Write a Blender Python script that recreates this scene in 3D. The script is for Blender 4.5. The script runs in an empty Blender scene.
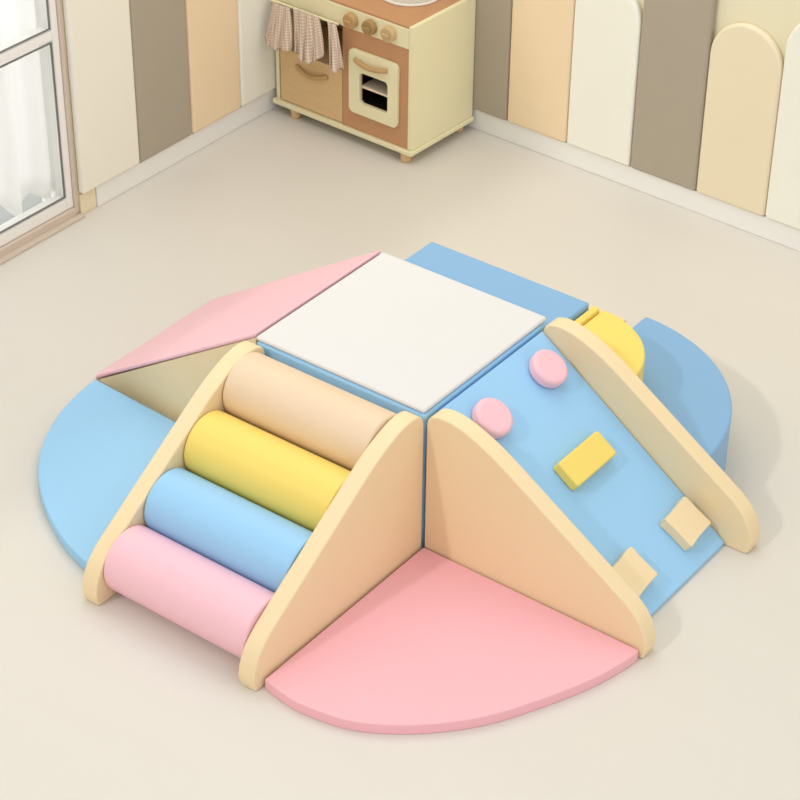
import bpy, bmesh, math, random
from mathutils import Vector, Matrix
R = math.radians
S = 0.01                                    # everything below is written in centimetres
scn = bpy.context.scene
col = scn.collection

# ---------------------------------------------------------------- camera
cam_data = bpy.data.cameras.new('camera')
cam_data.sensor_width = 36.0
cam_data.lens = 2153.7 / 800 * 36.0
cam_data.clip_end = 60
cam = bpy.data.objects.new('camera', cam_data)
col.objects.link(cam)
M = Matrix(((0.79796925, -0.35105916, 0.48990054, 203.013 * S),
            (0.60260919, 0.4507656, -0.65853818, -281.054 * S),
            (0.01035555, 0.82071179, 0.57124857, 279.815 * S),
            (0, 0, 0, 1)))
cam.matrix_world = M
scn.camera = cam

# ---------------------------------------------------------------- light
world = bpy.data.worlds.new('world')
scn.world = world
world.use_nodes = True
nt = world.node_tree
nt.nodes.clear()
out = nt.nodes.new('ShaderNodeOutputWorld')
bg = nt.nodes.new('ShaderNodeBackground')
tc = nt.nodes.new('ShaderNodeTexCoord')
dot = nt.nodes.new('ShaderNodeVectorMath'); dot.operation = 'DOT_PRODUCT'
dot.inputs[1].default_value = (0.30, 0.25, 0.30)
add = nt.nodes.new('ShaderNodeMath'); add.operation = 'ADD'; add.inputs[1].default_value = 0.78
mx = nt.nodes.new('ShaderNodeMath'); mx.operation = 'MAXIMUM'; mx.inputs[1].default_value = 0.3
nt.links.new(tc.outputs['Generated'], dot.inputs[0])
nt.links.new(dot.outputs['Value'], add.inputs[0])
nt.links.new(add.outputs[0], mx.inputs[0])
nt.links.new(mx.outputs[0], bg.inputs['Strength'])
bg.inputs['Color'].default_value = (0.975, 0.985, 1.0, 1)
nt.links.new(bg.outputs[0], out.inputs['Surface'])

sun_data = bpy.data.lights.new('sun', 'SUN')
sun_data.energy = 0.60
sun_data.angle = R(3.0)
sun_data.color = (1.0, 0.98, 0.95)
sun = bpy.data.objects.new('sun', sun_data)
col.objects.link(sun)
sun.rotation_euler = Vector((0.31, 1.06, -1.0)).to_track_quat('-Z', 'Y').to_euler()
sun.location = (-1, -3, 3)

def area(name, loc, aim, sx, sy, power, color=(1, 1, 1)):
    d = bpy.data.lights.new(name, 'AREA'); d.shape = 'RECTANGLE'
    d.size = sx; d.size_y = sy; d.energy = power; d.color = color
    o = bpy.data.objects.new(name, d); col.objects.link(o)
    o.location = loc; o.rotation_euler = (Vector(aim) - Vector(loc)).to_track_quat('-Z', 'Y').to_euler()
    return o
area('daylight_outside', (-2.6, 0.0, 1.3), (-1.5, 0.0, 0.9), 2.6, 2.2, 48, (0.96, 0.98, 1.0))
area('corner_fill', (-0.9, 0.7, 2.5), (-0.9, 0.7, 0), 1.6, 1.6, 14, (1.0, 0.98, 0.95))  # added overhead fill to brighten the far floor and left wall, no actual lamp

scn.view_settings.view_transform = 'Standard'
scn.view_settings.look = 'None'
scn.view_settings.exposure = 0.0
scn.view_settings.gamma = 1.0
scn.view_settings.use_curve_mapping = False

# ---------------------------------------------------------------- materials
def lin(c):
    c /= 255.0
    return c / 12.92 if c <= 0.04045 else ((c + 0.055) / 1.055) ** 2.4

def mat(name, rgb, rough=0.5, spec=0.35, noise=0.0, nscale=40, bump=0.0, bscale=300, stretch=None, trans=0.0):
    m = bpy.data.materials.new(name)
    m.use_nodes = True
    n = m.node_tree
    b = n.nodes['Principled BSDF']
    c = tuple(lin(v) for v in rgb) + (1,)
    b.inputs['Base Color'].default_value = c
    b.inputs['Roughness'].default_value = rough
    b.inputs['Specular IOR Level'].default_value = spec
    t = n.nodes.new('ShaderNodeTexCoord')
    mp = n.nodes.new('ShaderNodeMapping')
    n.links.new(t.outputs['Object'], mp.inputs['Vector'])
    if stretch: mp.inputs['Scale'].default_value = stretch
    nz = n.nodes.new('ShaderNodeTexNoise')
    nz.inputs['Scale'].default_value = nscale
    nz.inputs['Detail'].default_value = 4
    n.links.new(mp.outputs[0], nz.inputs['Vector'])
    hs = n.nodes.new('ShaderNodeMix'); hs.data_type = 'RGBA'
    k = 1 - noise
    hs.inputs[6].default_value = (c[0] * k, c[1] * k, c[2] * k, 1)
    hs.inputs[7].default_value = (min(c[0] * (2 - k), 1), min(c[1] * (2 - k), 1), min(c[2] * (2 - k), 1), 1)
    n.links.new(nz.outputs['Fac'], hs.inputs[0])
    n.links.new(hs.outputs[2], b.inputs['Base Color'])
    if bump:
        nb = n.nodes.new('ShaderNodeTexNoise'); nb.inputs['Scale'].default_value = bscale
        n.links.new(t.outputs['Object'], nb.inputs['Vector'])
        bp = n.nodes.new('ShaderNodeBump'); bp.inputs['Strength'].default_value = bump
        bp.inputs['Distance'].default_value = 0.002
        n.links.new(nb.outputs['Fac'], bp.inputs['Height'])
        n.links.new(bp.outputs[0], b.inputs['Normal'])
    if trans:
        b.inputs['Transmission Weight'].default_value = trans
    return m

def leather(name, rgb, rough=0.42):
    return mat(name, rgb, rough, 0.3, 0.015, 6, 0.05, 900)

m_floor = mat('warm_beige_floor', (221, 215, 206), 0.42, 0.3, 0.03, 2.2, 0.04, 700, stretch=(0.6, 2.2, 1))
m_wall = mat('peach_wall', (236, 228, 197), 0.8, 0.2, 0.02, 8)
m_white = mat('white_trim', (244, 242, 237), 0.45, 0.3, 0.01)
m_tan = mat('tan_sill', (214, 198, 182), 0.5, 0.3, 0.04, 30)
m_dark = mat('dark_gap', (70, 58, 48), 0.6)
m_pcream = leather('pale_cream_vinyl', (246, 244, 231), 0.55)
m_pbeige = leather('cream_beige_vinyl', (244, 239, 224), 0.55)
m_ptan = leather('sand_vinyl', (244, 220, 183), 0.55)
m_pgrey = leather('grey_vinyl', (176, 165, 147), 0.55)
m_psand = leather('light_sand_vinyl', (240, 226, 195), 0.55)
m_blue = leather('light_blue_vinyl', (156, 205, 242))
m_blue2 = leather('sky_blue_vinyl', (135, 179, 219))
m_beige = leather('beige_vinyl', (241, 218, 176))
m_roll = leather('pale_beige_vinyl', (233, 207, 177))
m_pink = leather('pink_vinyl', (246, 196, 207))
m_pinkm = leather('salmon_pink_vinyl', (246, 185, 193))
m_yellow = leather('yellow_vinyl', (243, 216, 114))
m_top = leather('ivory_vinyl', (223, 221, 220), 0.5)
m_kcream = mat('cream_painted_wood', (244, 236, 196), 0.5, 0.3, 0.01, 20)
m_kbrown = mat('terracotta_wood', (203, 153, 113), 0.55, 0.25, 0.05, 30, stretch=(1, 1, 8))
m_kwood = mat('natural_wood', (225, 192, 142), 0.5, 0.3, 0.08, 14, stretch=(1, 1, 6))
m_knob = mat('knob_wood', (196, 160, 108), 0.5, 0.3, 0.08, 60)
m_black = mat('oven_black', (38, 32, 30), 0.5)
m_shelf = mat('oven_shelf', (240, 222, 200), 0.5)
m_ring = mat('white_enamel', (236, 230, 220), 0.3)
m_sheer = None

def gingham():
    m = mat('gingham_cotton', (206, 178, 156), 0.9, 0.1)
    n = m.node_tree; b = n.nodes['Principled BSDF']
    uv = n.nodes.new('ShaderNodeTexCoord')
    sep = n.nodes.new('ShaderNodeSeparateXYZ')
    n.links.new(uv.outputs['UV'], sep.inputs[0])
    fr = []
    for ax in (0, 1):
        a = n.nodes.new('ShaderNodeMath'); a.operation = 'MULTIPLY'; a.inputs[1].default_value = 1.0
        f = n.nodes.new('ShaderNodeMath'); f.operation = 'FRACT'
        g = n.nodes.new('ShaderNodeMath'); g.operation = 'GREATER_THAN'; g.inputs[1].default_value = 0.62
        n.links.new(sep.outputs[ax], a.inputs[0]); n.links.new(a.outputs[0], f.inputs[0]); n.links.new(f.outputs[0], g.inputs[0])
        fr.append(g)
    s = n.nodes.new('ShaderNodeMath'); s.operation = 'ADD'
    n.links.new(fr[0].outputs[0], s.inputs[0]); n.links.new(fr[1].outputs[0], s.inputs[1])
    h = n.nodes.new('ShaderNodeMath'); h.operation = 'MULTIPLY'; h.inputs[1].default_value = 0.5
    n.links.new(s.outputs[0], h.inputs[0])
    mix = n.nodes.new('ShaderNodeMix'); mix.data_type = 'RGBA'
    mix.inputs[6].default_value = tuple(lin(v) for v in (200, 174, 152)) + (1,)
    mix.inputs[7].default_value = tuple(lin(v) for v in (236, 222, 204)) + (1,)
    n.links.new(h.outputs[0], mix.inputs[0]); n.links.new(mix.outputs[2], b.inputs['Base Color'])
    return m
m_ging = gingham()

def glass_mat():
    m = bpy.data.materials.new('window_glass'); m.use_nodes = True
    n = m.node_tree; n.nodes.clear()
    o = n.nodes.new('ShaderNodeOutputMaterial'); t = n.nodes.new('ShaderNodeBsdfTransparent')
    g = n.nodes.new('ShaderNodeBsdfGlossy'); g.inputs['Roughness'].default_value = 0.02
    x = n.nodes.new('ShaderNodeMixShader')
    t.inputs['Color'].default_value = (0.985, 0.99, 0.99, 1)
    x.inputs[0].default_value = 0.05; n.links.new(t.outputs[0], x.inputs[1]); n.links.new(g.outputs[0], x.inputs[2])
    n.links.new(x.outputs[0], o.inputs['Surface'])
    return m
m_glass = glass_mat()

def sheer_mat():
    m = bpy.data.materials.new('sheer_voile'); m.use_nodes = True
    n = m.node_tree; n.nodes.clear()
    o = n.nodes.new('ShaderNodeOutputMaterial')
    d = n.nodes.new('ShaderNodeBsdfDiffuse'); d.inputs['Color'].default_value = (0.93, 0.93, 0.91, 1)
    tl = n.nodes.new('ShaderNodeBsdfTranslucent'); tl.inputs['Color'].default_value = (0.96, 0.95, 0.93, 1)
    tr = n.nodes.new('ShaderNodeBsdfTransparent')
    a = n.nodes.new('ShaderNodeMixShader'); a.inputs[0].default_value = 0.55
    b = n.nodes.new('ShaderNodeMixShader'); b.inputs[0].default_value = 0.12
    n.links.new(d.outputs[0], a.inputs[1]); n.links.new(tl.outputs[0], a.inputs[2])
    n.links.new(a.outputs[0], b.inputs[1]); n.links.new(tr.outputs[0], b.inputs[2])
    n.links.new(b.outputs[0], o.inputs['Surface'])
    return m
m_sheer = sheer_mat()

# ---------------------------------------------------------------- mesh helpers (cm)
def finish(name, bm, m, parent=None, bevel=0.0, seg=3, angle=35, smooth=True, loc=None):
    bmesh.ops.recalc_face_normals(bm, faces=bm.faces)
    me = bpy.data.meshes.new(name)
    for v in bm.verts: v.co *= S
    bm.to_mesh(me); bm.free()
    if smooth:
        for p in me.polygons: p.use_smooth = True
        me.set_sharp_from_angle(angle=R(angle))
    me.materials.append(m)
    o = bpy.data.objects.new(name, me)
    col.objects.link(o)
    if parent: o.parent = parent
    if bevel:
        b = o.modifiers.new('bevel', 'BEVEL')
        b.width = bevel * S; b.segments = seg; b.limit_method = 'ANGLE'; b.angle_limit = R(angle)
        b.harden_normals = True
    return o

def bm_prism(pts, axis, a, b):
    """pts: polygon in the two remaining axes (in x,y,z order), extruded along axis from a to b"""
    bm = bmesh.new()
    def mk(p, t):
        if axis == 'z': return (p[0], p[1], t)
        if axis == 'y': return (p[0], t, p[1])
        return (t, p[0], p[1])
    lo = [bm.verts.new(mk(p, a)) for p in pts]
    hi = [bm.verts.new(mk(p, b)) for p in pts]
    n = len(pts)
    bm.faces.new(lo); bm.faces.new(hi)
    for i in range(n):
        bm.faces.new((lo[i], lo[(i + 1) % n], hi[(i + 1) % n], hi[i]))
    return bm

def bm_box(x0, y0, z0, x1, y1, z1, bm=None):
    bm = bm or bmesh.new()
    v = [bm.verts.new(p) for p in ((x0, y0, z0), (x1, y0, z0), (x1, y1, z0), (x0, y1, z0), (x0, y0, z1), (x1, y0, z1), (x1, y1, z1), (x0, y1, z1))]
    for f in ((3, 2, 1, 0), (4, 5, 6, 7), (0, 1, 5, 4), (1, 2, 6, 5), (2, 3, 7, 6), (3, 0, 4, 7)):
        bm.faces.new([v[i] for i in f])
    return bm

def bm_cyl(p0, p1, r, n=48, r1=None, bm=None):
    bm = bm or bmesh.new()
    p0 = Vector(p0); p1 = Vector(p1); d = (p1 - p0).normalized()
    u = d.orthogonal().normalized(); w = d.cross(u)
    r1 = r if r1 is None else r1
    A = [bm.verts.new(p0 + r * (math.cos(2 * math.pi * i / n) * u + math.sin(2 * math.pi * i / n) * w)) for i in range(n)]
    B = [bm.verts.new(p1 + r1 * (math.cos(2 * math.pi * i / n) * u + math.sin(2 * math.pi * i / n) * w)) for i in range(n)]
    bm.faces.new(A); bm.faces.new(B)
    for i in range(n): bm.faces.new((A[i], A[(i + 1) % n], B[(i + 1) % n], B[i]))
    return bm

def bm_tube(pts, r, n=12):
    bm = bmesh.new(); rings = []
    P = [Vector(p) for p in pts]
    for i, p in enumerate(P):
        t = (P[min(i + 1, len(P) - 1)] - P[max(i - 1, 0)]).normalized()
        u = t.cross(Vector((0, 1, 0.02))).normalized(); w = t.cross(u)
        rings.append([bm.verts.new(p + r * (math.cos(2 * math.pi * k / n) * u + math.sin(2 * math.pi * k / n) * w)) for k in range(n)])
    for a, b in zip(rings, rings[1:]):
        for k in range(n): bm.faces.new((a[k], a[(k + 1) % n], b[(k + 1) % n], b[k]))
    bm.faces.new(rings[0]); bm.faces.new(rings[-1])
    return bm

def round_poly(pts, radii, seg=6):
    """round the corners of a polygon"""
    res = []; n = len(pts)
    for i in range(n):
        r = radii[i] if isinstance(radii, (list, tuple)) else radii
        p = Vector(pts[i]); a = Vector(pts[i - 1]); b = Vector(pts[(i + 1) % n])
        if r <= 0: res.append(tuple(p)); continue
        da = (a - p).normalized(); db = (b - p).normalized()
        q0 = p + da * r; q1 = p + db * r
        for k in range(seg + 1):
            t = k / seg
            res.append(tuple((1 - t) ** 2 * q0 + 2 * t * (1 - t) * p + t * t * q1))
    return res

def smooth_curve(pts, k=4):
    """Catmull-Rom through open list of points"""
    P = [Vector(p) for p in pts]; res = []
    for i in range(len(P) - 1):
        p0 = P[max(i - 1, 0)]; p1 = P[i]; p2 = P[i + 1]; p3 = P[min(i + 2, len(P) - 1)]
        for j in range(k):
            t = j / k
            res.append(tuple(0.5 * ((2 * p1) + (-p0 + p2) * t + (2 * p0 - 5 * p1 + 4 * p2 - p3) * t * t + (-p0 + 3 * p1 - 3 * p2 + p3) * t ** 3)))
    res.append(tuple(P[-1]))
    return res

def bm_ring_plate(outer, inner, y0, y1):
    """plate in xz with a hole; outer and inner have the same number of points"""
    bm = bmesh.new(); n = len(outer)
    V = {}
    for nm, pts in (('o', outer), ('i', inner)):
        for y in (0, 1):
            V[nm, y] = [bm.verts.new((p[0], (y0, y1)[y], p[1])) for p in pts]
    for i in range(n):
        j = (i + 1) % n
        bm.faces.new((V['o', 0][i], V['o', 0][j], V['i', 0][j], V['i', 0][i]))
        bm.faces.new((V['o', 1][i], V['o', 1][j], V['i', 1][j], V['i', 1][i]))
        bm.faces.new((V['o', 0][i], V['o', 0][j], V['o', 1][j], V['o', 1][i]))
        bm.faces.new((V['i', 0][i], V['i', 0][j], V['i', 1][j], V['i', 1][i]))
    return bm

def tag(o, label, cat, group=None):
    o['label'] = label; o['category'] = cat
    if group: o['group'] = group
    return o

def thing(name, label, cat, loc=(0, 0, 0), rz=0, group=None):
    o = bpy.data.objects.new(name, None)
    o.empty_display_size = 0.05
    col.objects.link(o)
    o.location = Vector(loc) * S; o.rotation_euler = (0, 0, rz)
    return tag(o, label, cat, group)

def struct(o):
    o['kind'] = 'structure'; return o

# ================================================================ the room
WX = -153.0                                            # left wall plane
WA = R(-1.9)                                           # right wall is turned a little
WO = Vector((3.0, 157.3, 0))                           # a point on the right wall
WU = Vector((math.cos(WA), math.sin(WA), 0))           # along the right wall
WN = Vector((WU.y, -WU.x, 0))                          # towards the room
def on_wall(o):
    o.location = WO * S; o.rotation_euler = (0, 0, WA); return o

struct(finish('floor', bm_prism([(WX - 12, -420), (420, -420), (420, 145), (WX - 12, 164.5)], 'z', -6, 0), m_floor))
# left wall with the window opening
bm = bm_box(WX - 12, 57.3, 0, WX, 162.4, 250)
bm_box(WX - 12, -60, 215, WX, 57.3, 250, bm)
bm_box(WX - 12, -420, 0, WX, -60, 250, bm)
struct(finish('wall_left', bm, m_wall))
w = finish('wall_right', bm_box(-168, 0, 0, 420, 10, 250), m_wall)
struct(on_wall(w))
b = finish('baseboard_right', bm_box(-155.6, -1.2, 0, 400, -0.02, 6.2), m_white, bevel=0.25, seg=2)
struct(on_wall(b))
struct(finish('baseboard_left', bm_box(WX + 0.02, 63.3, 0, WX + 1.2, 160.8, 6.0), m_white, bevel=0.25, seg=2))
struct(finish('trim_1', bm_box(WX + 0.02, 57.6, 0, WX + 0.8, 63.2, 6.0), m_psand, bevel=0.2, seg=2))

# window: white frame, glazing bar, panes, tan reveal, brown floor track
win = struct(bpy.data.objects.new('window_1', None)); col.objects.link(win)
win.location = (WX * S, 0, 0)
bm = bm_box(-4, 53.8, 3.0, -0.2, 56.0, 215)            # right stile
bm_box(-4, -60, 3.0, -0.2, 53.8, 6.4, bm)              # bottom rail
bm_box(-4, -60, 50.6, -0.2, 53.8, 53.2, bm)            # glazing bar
bm_box(-4, -60, 100, -0.2, 53.8, 102.6, bm)
bm_box(-4, -60, 150, -0.2, 53.8, 152.6, bm)
bm_box(-4, -4.6, 6.4, -0.2, -2, 212, bm)
bm_box(-4, -60, 212, -0.2, 53.8, 215, bm)
bm_box(-4, -60, 6.4, -0.2, -57.4, 212, bm)
bm_box(-12, 56.0, 0, -4.1, 57.25, 215, bm)
finish('window_frame', bm, m_white, win, bevel=0.3, seg=2)
m_gask = mat('grey_gasket', (118, 116, 112), 0.5)
def gasket(y0, z0, y1, z1):
    bm = bmesh.new(); t = 0.3
    bm_box(-0.6, y0, z0, -0.1, y1, z0 + t, bm); bm_box(-0.6, y0, z1 - t, -0.1, y1, z1, bm)
    bm_box(-0.6, y1 - t, z0 + t, -0.1, y1, z1 - t, bm); bm_box(-0.6, y0, z0 + t, -0.1, y0 + t, z1 - t, bm)
    return bm
for (y0, z0, y1, z1) in ((-2, 6.4, 53.8, 50.6), (-2, 53.2, 53.8, 100), (-2, 102.6, 53.8, 150), (-57.4, 6.4, -4.6, 50.6), (-57.4, 53.2, -4.6, 100)):
    finish('window_gasket', gasket(y0 + .4, z0 + .4, y1 - .4, z1 - .4), m_gask, win, smooth=False)
    finish('window_pane', bm_box(-2.4, y0 + .05, z0 + .05, -1.9, y1 - .05, z1 - .05), m_glass, win, smooth=False)
bm = bm_box(-4, 56.0, 0, 0.3, 57.3, 215); bm_box(-4, -62, 215, 0.5, 57.3, 217, bm)
finish('window_reveal', bm, m_tan, win, bevel=0.3, seg=2)
bm = bm_box(-4, -60, 0.02, 0.6, 56.0, 2.9); bm_box(0.6, -60, 0.02, 2.2, 57.5, 0.9, bm)
finish('window_track', bm, m_tan, win, bevel=0.2, seg=2)
struct(finish('balcony_floor', bm_box(WX - 220, -300, -6, WX - 12.1, 200, -0.5), mat('grey_balcony_tiles', (150, 152, 150), 0.6)))

# sheer curtain hanging behind the panes
random.seed(4)
bm = bmesh.new(); uvs = []
ny, nz = 240, 30; grid = []
for j in range(nz + 1):
    row = []
    for i in range(ny + 1):
        y = -58 + 114.6 * i / ny; q = j / nz
        hem = 6.5 + 2.2 * math.sin(y * 0.55) + 1.5 * math.sin(y * 0.21 + 1)
        z = 205 + (hem - 205) * q
        amp = 1.2 + 0.5 * q
        x = WX - 7.4 + amp * math.sin(y * 0.62 + 0.5 * math.sin(y * 0.17)) + 0.5 * math.sin(y * 1.31 + 2 * q)
        row.append(bm.verts.new((x, y, z)))
    grid.append(row)
for j in range(nz):
    for i in range(ny): bm.faces.new((grid[j][i], grid[j][i + 1], grid[j + 1][i + 1], grid[j + 1][i]))
o = finish('sheer_curtain', bm, m_sheer, angle=80)
sd = o.modifiers.new('thickness', 'SOLIDIFY'); sd.thickness = 0.0004
tag(o, 'white sheer curtain hanging in folds behind the window glass', 'curtain')

# ---------------------------------------------------------------- padded wall panels
def plank(width, top, m, z0=6.3, arch=True, thick=2.2):
    r = width / 2 - 0.1
    pts = [(-r, z0), (r, z0)]
    if arch:
        zc = top - r
        pts += [(r * math.cos(a), zc + r * math.sin(a)) for a in [math.pi * k / 20 for k in range(21)]]
    else:
        pts += [(r, top), (-r, top)]
    return finish('padded_plank', bm_prism(pts, 'y', -thick, -0.05), m, bevel=0.9, seg=4, angle=30)
def wall_plank_right(x0, x1, top, m, label):
    o = plank(x1 - x0, top, m)
    c = (x0 + x1) / 2 - WO.x
    o.location = (WO + WU * (c / WU.x)) * S; o.rotation_euler = (0, 0, WA)
    tag(o, label, 'padded panel', 'padded panels on the walls')
def wall_plank_left(y0, y1, top, m, label):
    o = plank(y1 - y0, top, m)
    o.location = Vector((WX, (y0 + y1) / 2, 0)) * S; o.rotation_euler = (0, 0, R(90))
    tag(o, label, 'padded panel', 'padded panels on the walls')
wall_plank_left(57.4, 79.2, 92, m_pbeige, 'cream padded wall panel right beside the window frame')
wall_plank_left(79.2, 99.8, 84, m_pgrey, 'grey padded wall panel on the wall left of the play kitchen')
wall_plank_left(99.8, 120.0, 96, m_ptan, 'sand coloured padded wall panel left of the kitchen, next to the grey one')
wall_plank_left(120.0, 141.0, 80, m_pcream, 'pale cream padded wall panel just behind the hanging gingham cloths')
wall_plank_right(-109.2, -88.8, 78, m_pgrey, 'grey padded wall panel partly hidden by the right side of the play kitchen')
wall_plank_right(-88.8, -69.0, 88, m_ptan, 'sand coloured padded wall panel between a grey and a white panel, right of kitchen')
wall_plank_right(-69.0, -48.5, 56.6, m_pcream, 'ivory padded wall panel whose rounded shoulder shows at the top edge, beside two darker panels')
wall_plank_right(-48.5, -28.0, 80, m_pgrey, 'grey padded wall panel between an ivory panel and the short sand coloured panel')
wall_plank_right(-28.0, -7.4, 56.2, m_psand, 'short sand coloured padded panel with its full round top in view')
wall_plank_right(-7.4, 13.2, 63.8, m_pcream, 'ivory padded wall panel at the right edge of the photo')

# ================================================================ play kitchen
kit = thing('play_kitchen', 'cream and terracotta wooden play kitchen standing in the corner', 'toy kitchen', (-101.1, 131.3, 0), R(-2))
# local: x from -48.6 to 0 along the front, y 0 (front) to 27 (back), z up
W0 = -48.9
bm = bm_box(W0, 0.7, 4.4, W0 + 1.3, 27, 38.9)
bm_box(-1.3, 0, 4.4, 0, 27, 40.4, bm)
bm_box(W0 + 1.3, 26, 4.4, -1.3, 27, 38.9, bm)
bm_box(-25, 1.2, 4.4, -24, 26, 34, bm)
finish('carcass', bm, m_kcream, kit, bevel=0.15, seg=2)
finish('base_board', bm_box(W0 - 0.5, -0.6, 3.0, 0.5, 27.3, 4.35), m_kcream, kit, bevel=0.3, seg=2)
for x, y in ((-3.0, 1.6), (-42.5, 1.6), (-3.0, 24.5), (-44.5, 24.5)):
    finish('leg', bm_cyl((x, y, 0), (x, y, 2.98), 1.35, 28, 1.65), m_kwood, kit, bevel=0.2, seg=2)
finish('control_panel', bm_box(W0, 0, 33.9, -1.35, 1.1, 39.6), m_kcream, kit, bevel=0.2, seg=2)
def rrect(x0, z0, x1, z1, r, seg=6):
    return round_poly([(x0, z0), (x1, z0), (x1, z1), (x0, z1)], r, seg)
fo = rrect(-24.2, 4.5, -1.35, 33.8, 0.05)
fi = rrect(-17.9, 13.0, -7.3, 23.0, 1.4)
finish('front_panel', bm_ring_plate(fo, fi, 0.35, 1.1), m_kbrown, kit, smooth=False)
dr = finish('oven_door', bm_ring_plate(rrect(-21.2, 10.0, -4.4, 28.8, 1.8), rrect(-17.4, 13.5, -7.7, 22.6, 1.3), -0.9, 0.3), m_kcream, kit, bevel=0.2, seg=2)
arc = [(-18.6 + 10.8 * t, -0.9 - 1.1 * math.sin(math.pi * t) ** 0.5, 26.2 - 0.7 * math.sin(math.pi * t)) for t in [k / 20 for k in range(21)]]
finish('handle', bm_tube(arc, 0.7), m_knob, dr)
bm = bm_box(-18.6, 1.15, 12.2, -6.8, 1.5, 13.0); 
bm = bm_box(-19.2, 14, 11.6, -6.2, 14.6, 24.4)
bm_box(-19.2, 1.2, 11.6, -6.2, 14, 12.2, bm); bm_box(-19.2, 1.2, 23.8, -6.2, 14, 24.4, bm)
bm_box(-19.8, 1.2, 11.6, -19.2, 14, 24.4, bm); bm_box(-6.2, 1.2, 11.6, -5.6, 14, 24.4, bm)
finish('oven_cavity', bm, m_black, kit, smooth=False)
finish('oven_shelf', bm_box(-17.8, 0.4, 17.6, -7.4, 13.9, 18.3), m_shelf, kit, smooth=False)
df = finish('drawer_front', bm_box(-47.0, 0.4, 4.6, -24.5, 1.2, 20.6), m_kwood, kit, bevel=0.2, seg=2)
arc = [(-40.6 + 10.8 * t, 0.35 - 1.2 * math.sin(math.pi * t) ** 0.5, 16.9 - 1.2 * math.sin(math.pi * t)) for t in [k / 20 for k in range(21)]]
finish('handle', bm_tube(arc, 0.65), m_knob, df)
finish('open_compartment', bm_box(-47.1, 20.0, 20.7, -25.1, 20.6, 33.7), mat('compartment_wood', (200, 176, 136), 0.6), kit, smooth=False)
finish('drawer_body', bm_box(-47.1, 1.3, 19.6, -25.1, 25.9, 20.2), m_kwood, kit, smooth=False)
for x, mm in ((-20.4, m_knob), (-13.9, mat('olive_knob', (172, 142, 92), 0.5)), (-7.4, mat('pale_knob', (210, 180, 132), 0.5))):
    k = finish('knob', bm_cyl((x, -0.05, 36.8), (x, -1.9, 36.8), 2.1, 32), mm, kit, bevel=0.35, seg=3)
    finish('knob_grip', bm_box(x - 1.3, -2.4, 36.3, x + 1.3, -1.95, 37.3), mm, k, bevel=0.3, seg=3)
finish('worktop', bm_box(W0 + 0.2, 0.3, 39.65, -1.4, 26.6, 40.3), m_kbrown, kit, bevel=0.15, seg=2)
hob = finish('hob_ring', bm_cyl((-14.2, 16.6, 40.32), (-14.2, 16.6, 40.9), 8.6, 64), m_ring, kit, bevel=0.25)
finish('hob_plate', bm_cyl((-14.2, 16.6, 40.92), (-14.2, 16.6, 41.1), 7.6, 64), mat('grey_hob', (214, 206, 194), 0.4), hob)

# gingham cloths hanging at the front of the kitchen
def cloth(x0t, x1t, x0b, x1b, zt, zb, folds, phase, label, sag=1.0, seed=0):
    bm = bmesh.new(); uvl = bm.loops.layers.uv.new('UVMap')
    nu, nv = 60, 26; g = []
    for j in range(nv + 1):
        v = j / nv; row = []
        e = v ** 0.75
        for i in range(nu + 1):
            u = i / nu
            x = (x0t + (x1t - x0t) * u) * (1 - e) + (x0b + (x1b - x0b) * u) * e
            amp = (0.25 + 0.75 * v)
            x += 0.45 * amp * math.sin(folds * 2 * math.pi * u * 1.7 + 3 * v + phase)
            y = -2.5 - 1.9 * v - 1.2 * math.sin(math.pi * u) * (0.3 + 0.7 * v) + amp * 0.75 * math.sin(folds * 2 * math.pi * u + phase + 0.8 * v)
            z = zt + (zb - zt) * v - sag * v * math.sin(math.pi * u) ** 0.8 + 0.3 * v * math.sin(folds * 2 * math.pi * u + phase)
            row.append((bm.verts.new((x, y, z)), (u * abs(x1b - x0b) * 1.9, v * (zt - zb) * 1.5)))
        g.append(row)
    for j in range(nv):
        for i in range(nu):
            q = (g[j][i], g[j][i + 1], g[j + 1][i + 1], g[j + 1][i])
            f = bm.faces.new([p[0] for p in q])
            for l, p in zip(f.loops, q): l[uvl].uv = p[1]
    o = finish('gingham_cloth', bm, m_ging, angle=85)
    s = o.modifiers.new('thickness', 'SOLIDIFY'); s.thickness = 0.002
    o.location = kit.location; o.rotation_euler = kit.rotation_euler
    tag(o, label, 'cloth', 'gingham cloths on the play kitchen')
cloth(-46.4, -40.6, -48.2, -38.4, 35.2, 24.4, 3, 0.3, 'leftmost gathered gingham cloth, flaring out at the kitchen corner', 0.9)
cloth(-39.8, -30.4, -37.3, -27.6, 35.4, 25.6, 4, 1.4, 'widest gingham cloth with a rounded bulging hem, middle of the three', 2.8)
cloth(-27.2, -24.4, -24.4, -20.6, 35.2, 23.8, 2, 2.2, 'narrow gingham cloth hanging rightmost of the three, beside the oven front', 0.4)
finish('curtain_rail', bm_tube([(W0 + 0.6, -1.2, 34.6), (-30, -1.2, 34.6), (-24.4, -1.2, 34.6)], 0.35), m_kcream, kit)

# ================================================================ the soft play set
PROFILE = [(0.05, 0.0), (52.6, 0.0)] + smooth_curve([(52.9, 0.3), (53.4, 2.5), (53.0, 5.5), (51.2, 8.9), (48.4, 11.6)], 5) + \
          smooth_curve([(20.5, 29.5), (16.5, 31.9), (12.5, 33.9), (8.5, 35.4), (5.0, 36.0), (2.2, 35.7), (0.6, 34.6), (0.05, 33.0)], 4)

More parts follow.
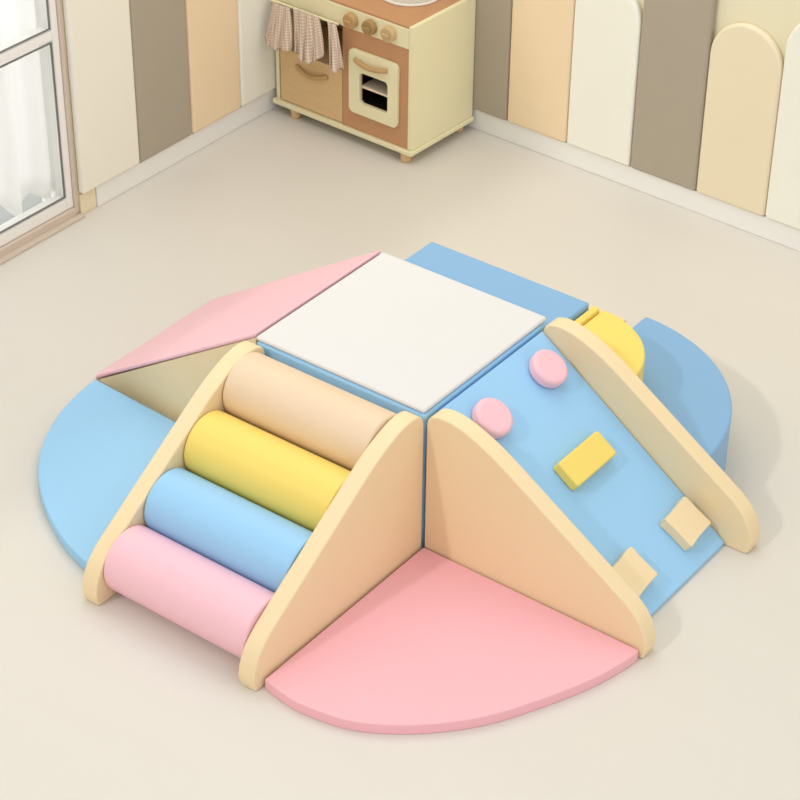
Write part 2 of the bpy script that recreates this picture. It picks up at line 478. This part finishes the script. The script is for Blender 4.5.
def side_panel_x(parent, y0, y1, k=1.0):          # slopes down towards +x
    return finish('side_panel', bm_prism([(p[0], p[1] * k) for p in PROFILE], 'y', y0, y1), m_beige, parent, bevel=0.7, seg=4, angle=40)
def side_panel_y(parent, x0, x1):          # slopes down towards -y
    return finish('side_panel', bm_prism([(-p[0], p[1]) for p in PROFILE], 'x', x0, x1), m_beige, parent, bevel=0.7, seg=4, angle=40)

# centre block
cube = thing('centre_block', 'square light blue foam block with an ivory top in the middle of the set', 'play block', (-22, 22, 0))
finish('body', bm_box(-21.8, -21.6, 0, 21.8, 21.6, 34.4), m_blue, cube, bevel=0.7, seg=4)
t = finish('top_cover', bm_box(-22.1, -21.3, 34.42, 21.4, 22.2, 35.5), m_top, cube, bevel=0.6, seg=4)
t['label'] = 'ivory top cover'

# roller ladder
rl = thing('roller_ladder', 'beige sided ladder with four coloured foam rollers leading up to the block', 'play ladder', (0.25, -0.1, 0))
side_panel_y(rl, -4.1, -0.1)
side_panel_y(rl, -45.0, -41.0)
for (d, z, mm, cn) in ((7.15, 29.3, m_roll, 'pale beige roller'), (19.5, 21.6, m_yellow, 'yellow roller'), (31.9, 14.3, m_blue, 'light blue roller'), (44.2, 7.3, m_pink, 'pink roller')):
    o = finish('roller', bm_cyl((-40.85, -d, z), (-4.25, -d, z), 7.08, 72), mm, rl, bevel=0.5, seg=3)
    o['label'] = cn

# climbing ramp
cr = thing('climbing_ramp', 'light blue climbing ramp between beige sides with pink, yellow and beige holds', 'play ramp', (0.5, -0.1, 0))
side_panel_x(cr, 0.0, 4.1)
side_panel_x(cr, 40.9, 45.0, 1.02)
finish('ramp_surface', bm_prism(round_poly([(0.1, 0), (47.4, 0), (47.8, 0.9), (0.1, 34.3)], [0, 0, 0.5, 0.4]), 'y', 4.35, 40.65), m_blue, cr, bevel=0.35, seg=3)
tt = Vector((47.7, 0, -33.4)).normalized(); nn = Vector((33.4, 0, 47.7)).normalized(); oo = Vector((0.1, 0, 34.3)); yy = Vector((0, 1, 0))
Mr = Matrix((tt, yy, nn)).transposed()      # columns: along the slope, across, outwards
def hold(pts, h, mm, label, bev=0.7):
    bm = bm_prism(pts, 'z', 0.02, h)
    for v in bm.verts: v.co = oo + Mr @ v.co
    o = finish('climbing_hold', bm, mm, cr, bevel=bev, seg=4, angle=40); o['label'] = label
def circ(cx, cy, r, n=48): return [(cx + r * math.cos(2 * math.pi * k / n), cy + r * math.sin(2 * math.pi * k / n)) for k in range(n)]
hold(circ(7.2, 33.2, 4.2), 3.0, m_pink, 'round pink hold', 1.0)
hold(circ(8.0, 12.2, 4.3), 3.0, m_pink, 'round pink hold', 1.0)
hold(round_poly([(23.3, 16.9), (29.6, 16.9), (29.6, 31.6), (23.3, 31.6)], 0.8), 2.6, m_yellow, 'yellow bar hold', 0.5)
def wavy(cx, cy, w, h, rot=5):
    pts = []
    c = [(cx - w / 2, cy - h / 2), (cx + w / 2, cy - h / 2), (cx + w / 2, cy + h / 2), (cx - w / 2, cy + h / 2)]
    for i in range(4):                       # stuffed cushion: the sides pull in a little between the corners
        a = Vector(c[i]); b = Vector(c[(i + 1) % 4]); d = (b - a); nrm = Vector((-d.y, d.x)).normalized()
        for k in range(10):
            t = (k + 0.5) / 10
            q = a + d * t + nrm * 0.2 * math.sin(math.pi * t) - Vector((cx, cy))
            pts.append((cx + q.x * math.cos(R(rot)) - q.y * math.sin(R(rot)), cy + q.x * math.sin(R(rot)) + q.y * math.cos(R(rot))))
    return pts
hold(wavy(49.6, 34.2, 8.0, 9.2), 2.6, m_beige, 'square beige hold', 0.6)
hold(wavy(49.6, 13.0, 8.0, 9.6), 2.6, m_beige, 'square beige hold', 0.6)

# slide
sl = thing('slide', 'pink topped slide wedge with beige sides leaning on the ivory topped block', 'slide')
def wedge(p, ztop0, ztoe, z0a=0.0, zb=0.0):
    bm = bmesh.new()
    (ax, ay), (bx_, by_), (cx, cy), (dx, dy) = p      # high near, toe near, toe far, high far
    lo = [bm.verts.new((ax, ay, z0a)), bm.verts.new((bx_, by_, zb)), bm.verts.new((cx, cy, zb)), bm.verts.new((dx, dy, z0a))]
    hi = [bm.verts.new((ax, ay, ztop0)), bm.verts.new((bx_, by_, ztoe)), bm.verts.new((cx, cy, ztoe)), bm.verts.new((dx, dy, ztop0))]
    bm.faces.new(lo); bm.faces.new(hi)
    for i in range(4): bm.faces.new((lo[i], lo[(i + 1) % 4], hi[(i + 1) % 4], hi[i]))
    return bm
foot = [(-44.6, 1.4), (-96.0, 5.2), (-96.4, 46.0), (-44.6, 44.0)]
finish('body', wedge(foot, 34.6, 0.5), m_beige, sl, bevel=0.25, seg=2)
# top sheet follows the slope
bm = bmesh.new()
ring = []
for (x, y), z in zip([(-44.6, 1.2), (-97.3, 5.0), (-97.8, 46.2), (-44.6, 44.2)], (34.6, 0.55, 0.55, 34.6)):
    ring.append((bm.verts.new((x, y, z - (0.5 if z < 1 else 0))), bm.verts.new((x, y, z + (0.6 if z < 1 else 1.2)))))
bm.faces.new([r[0] for r in ring]); bm.faces.new([r[1] for r in ring])
for i in range(4):
    a, b_ = ring[i], ring[(i + 1) % 4]; bm.faces.new((a[0], b_[0], b_[1], a[1]))
o = finish('slide_surface', bm, m_pink, sl, bevel=0.5, seg=3); o['label'] = 'pink sliding surface'

# steps behind the block
st = thing('foam_steps', 'two-step foam block behind the ivory topped block, light blue above beige', 'play steps', (-22.5, 44.6, 0))
o = finish('upper_step', bm_prism([(-22.0, 0.0), (20.9, 0.0), (20.9, 18.4), (-22.0, 18.4)], 'z', 16.75, 29.3), m_blue2, st, bevel=0.6, seg=3)
o['label'] = 'light blue upper step'
finish('lower_step', bm_box(-22.0, 0.0, 0, 21.0, 35.2, 16.7), m_beige, st, bevel=0.7, seg=3)

# quarter round blocks between steps and ramp
def quarter(cx, cy, r, a0, a1, n=40):
    return [(cx, cy)] + [(cx + r * math.cos(a0 + (a1 - a0) * k / n), cy + r * math.sin(a0 + (a1 - a0) * k / n)) for k in range(n + 1)]
o = finish('quarter_round_step', bm_prism(quarter(0.6, 45.4, 39.0, 0, math.pi / 2), 'z', 0, 16.0), m_blue2, bevel=0.7, seg=4, angle=30)
tag(o, 'large light blue quarter round step behind the climbing ramp', 'play step')
yq = thing('quarter_round_block', 'small yellow quarter round block on top of the blue quarter round step', 'play block', (0.6, 45.4, 16.02))
finish('body', bm_prism(quarter(0.05, 0, 19.5, 0, math.pi / 2), 'z', 0, 11.5), m_yellow, yq, bevel=0.6, seg=4, angle=30)
finish('edge_strip', bm_box(-1.9, 0.1, 0.75, -0.1, 18.6, 12.2), m_yellow, yq, bevel=0.4, seg=3)

# flat quarter mats
def mat_poly(pts, arc):
    return pts + smooth_curve(arc, 5)
o = finish('quarter_circle_mat', bm_prism(mat_poly([(0.8, -0.5)], [(0.8, -51.2), (5.5, -52.0), (11, -52.2), (20.6, -50.2), (28.6, -45.5), (35.6, -39.1), (41.4, -31.4), (47.2, -19.9), (50.6, -11.3), (52.5, -3.2), (52.7, -0.5)]), 'z', 0, 2.5), m_pinkm, bevel=0.6, seg=4, angle=30)
tag(o, 'pink quarter circle floor mat between the roller ladder and the climbing ramp', 'play mat', 'quarter circle floor mats')
o = finish('quarter_circle_mat', bm_prism(mat_poly([(-45.3, -0.2)], [(-45.3, -47.6), (-51.9, -46.4), (-60, -43.7), (-69.9, -38.5), (-78.5, -31.9), (-85.6, -23.5), (-91.3, -12.2), (-93.8, -2), (-94.2, 2.2)]), 'z', 0, 3.0), m_blue, bevel=0.6, seg=4, angle=30)
tag(o, 'light blue quarter circle floor mat between the slide and the roller ladder', 'play mat', 'quarter circle floor mats')
